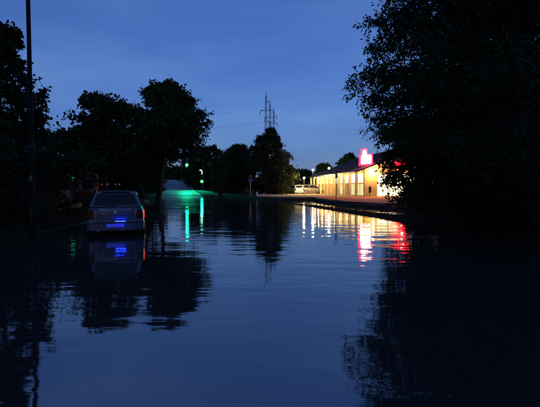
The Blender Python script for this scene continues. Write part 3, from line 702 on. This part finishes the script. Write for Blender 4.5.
# shrubs on the right bank
shr = [('small dark shrub on the inlet bank left of the taller shrubs',(8.9,24.8),1.5,.95,58),('dark shrub at the end of the inlet before the red pavement',(10.9,24.0),2.3,1.5,59),('low dark shrub on the right bank under the huge tree',(8.6,12.6),1.7,1.2,61),('dark shrub beside the trunk of the huge tree',(9.2,16.6),2.0,1.4,62),
       ('dark shrub at the right frame edge by the water',(9.4,10.6),1.9,1.4,63),('taller dark shrub between the right bank and the red pavement',(11.4,21),2.6,1.8,64),
       ('dark shrub left of the shop end of the red pavement',(13.6,28.5),2.2,1.7,65)]
for lb,b_,H,r_,sd in shr:
    tree('shrub', lb, b_, H, env([(.1,r_*.9),(H*.5,r_),(H,r_*.35)]), .15, (.13,.075), (40,7,5,7), .05, .2, sd, 'shrubs on the right bank', m=m_leaf2, cat='shrub')
for lb,b_,H,r_,sd in [('dark hedge bush behind the fence near the lamp column',(-9.4,14.2),2.3,1.2,66),('dark hedge bush behind the middle of the fence',(-9.9,17),2.5,1.3,67),
       ('dark hedge bush left of the green pennant sign',(-12.2,21.6),2.0,.9,68),('low leafy bush between the barrier and the brown post',(-10.6,30),2.6,1.6,69),
       ('hedge bush at the left frame edge',(-9.6,11.2),2.4,1.2,70)]:
    tree('hedge_bush', lb, b_, H, env([(.1,r_*.9),(H*.5,r_),(H,r_*.4)]), .15, (.12,.07), (40,7,5,7), .05, .2, sd, 'bushes behind the fence', m=m_leaf2, cat='bush')
ivy = np.random.default_rng(5); P = np.column_stack([ivy.normal(0,.16,900), ivy.normal(0,.16,900), ivy.uniform(.1,2.3,900)])
V,Q = leaves_mesh(P, ivy.normal(size=(900,3))-[0,0,.5], .16, .13, ivy); np_mesh('ivy', V, Q, m_leaf, sp)
# far woodland, nobody could count it
rng = np.random.default_rng(99); cs=[]
for k in range(420):
    a_ = rng.uniform(R(18), R(162)); d = rng.uniform(150, 230); x, y = d*math.cos(a_)*1.2, d*math.sin(a_)
    if y < 60: continue
    g = gzs(x,y); h = rng.uniform(3.5,6.5) if abs(x) < 60 else rng.uniform(5,9); rr_=rng.uniform(2.5,4.5)
    n=240; u=unit(rng.normal(size=(n,3)))*rng.uniform(.6,1,(n,1))
    cs.append(np.column_stack([x+u[:,0]*rr_, y+u[:,1]*rr_, g+h*.5+u[:,2]*h*.5]))
for k in range(150):                              # unseen nearer, taller belt added behind the camera to block warm low sky
    a_ = rng.uniform(R(172), R(368)); d = rng.uniform(42, 75); x, y = d*math.cos(a_), d*math.sin(a_)
    h = rng.uniform(12,19); rr_ = rng.uniform(3,5); n=260; u=unit(rng.normal(size=(n,3)))*rng.uniform(.5,1,(n,1))
    cs.append(np.column_stack([x+u[:,0]*rr_, y+u[:,1]*rr_, gzs(x,y)+h*.5+u[:,2]*h*.5]))
P=np.concatenate(cs); V,Q=leaves_mesh(P, rng.normal(size=P.shape), 1.1, .8, rng)
tag(np_mesh('far_woodland', V, Q, m_leaf2), 'far dark belt of woodland along the horizon, plus unseen belt added behind the camera', 'woodland', kind='stuff')
# grass on the banks
n=120000; X=np.concatenate([rng.uniform(-10,-4,n//4), rng.uniform(1.5,10,n//2), rng.uniform(-18,6,n//4)]); Y=np.concatenate([rng.uniform(7,40,n//4), rng.uniform(8,46,n//2), rng.uniform(36,66,n//4)])
d=flood_d(X,Y)
keep=(d>.02)&(d<2.2)&~((X>5)&(Y>25)&(d>1.0))&~((X<-12)&(Y>60)); X,Y,d=X[keep],Y[keep],d[keep]
hh=rng.uniform(.03,.11,len(X))*np.where(X<0,1.8,1); a_=rng.uniform(0,6.28,len(X)); z=gz(X,Y)-.02
dx,dy=np.cos(a_)*.012,np.sin(a_)*.012; lx,ly=rng.normal(0,.06,len(X)),rng.normal(0,.06,len(X))
V=np.stack([np.column_stack([X-dx,Y-dy,z]),np.column_stack([X+dx,Y+dy,z]),np.column_stack([X+lx,Y+ly,z+hh])],1).reshape(-1,3)
tag(np_mesh('bank_grass', V, np.arange(len(V)).reshape(-1,3), m_grass), 'rough grass along the flooded banks and verges', 'grass', kind='stuff')

# ------------------------------------------------------------------ pylons and cables
def pylon(label, px, py_top, Y, H):
    p = at(px, py_top, Y); t_ = thing('pylon', label, 'pylon', (p.x, Y, gzs(p.x,Y)), 0, 'power pylons'); H=p.z-gzs(p.x,Y)
    wz = lambda z: .28+1.3*(1-z/H)**1.5
    for sx in (-1,1):
        for sy in (-1,1):
            zs=np.linspace(0,H*.96,9); MB().tube([(sx*wz(z),sy*wz(z),z) for z in zs], .10, 4).build('leg', m_dark, t_)
    lat=MB(); zs=[H*(1-(1-i/22)**1.15)*.96 for i in range(23)]
    for a0,b0 in zip(zs[:-1],zs[1:]):
        for s in (-1,1):
            for u,v in ((-1,1),(1,-1)):
                lat.tube([(u*wz(a0),s*wz(a0),a0),(v*wz(b0),s*wz(b0),b0)],.05,3,False); lat.tube([(s*wz(a0),u*wz(a0),a0),(s*wz(b0),v*wz(b0),b0)],.05,3,False)
    lat.build('lattice', m_dark, t_)
    MB().tube([(0,0,H*.95),(0,0,H)], .12, 5).build('peak', m_dark, t_)
    ends=[]
    for z,wl,wr in ((H*.90,.3,2.0),(H*.815,2.9,2.2),(H*.70,.4,2.2)):
        arm=MB().tube([(-wl,0,z),(wr,0,z)],.14,4).tube([(-wl,0,z),(0,0,z+1.2),(wr,0,z)],.06,4).build('cross_arm', m_dark, t_)
        for x in (-wl,wr):
            if abs(x)>1:
                MB().tube([(x,0,z),(x,0,z-2.2)],.16,6).build('insulator', m_dark, arm); ends.append((p.x+x,Y,t_.location.z+z-2.2))
    return ends
E1=pylon('tallest nearest lattice pylon, left of the three',266,92.5,212,50)
E2=pylon('middle lattice pylon of the three above the conifer',270,101,236,50)
E3=pylon('shortest farthest lattice pylon, right of the three',273.7,108,258,50)
for i,(ex,ey,ez) in enumerate([E1[0],E1[1],E2[1],E2[2],E3[0],E3[2]]):
    pts=[]
    for k in range(-24,25):
        u=k/24; x=ex+u*190; s=abs(u); pts.append((x, ey+u*40, ez-16*(1-(2*s-1)**2)*.6+ (0 if u<0 else 6*s)))
    tag(MB().tube(pts,.022,3,False).build('power_cable', m_dark), ['thin power cable from the top right arm of the tallest pylon','thin power cable from the long left arm of the tallest pylon',
        'thin power cable from the long left arm of the middle pylon','thin power cable from the long right arm of the middle pylon','thin power cable from the top right arm of the shortest pylon',
        'thin power cable from the long right arm of the shortest pylon'][i], 'cable', 'power cables across the sky')
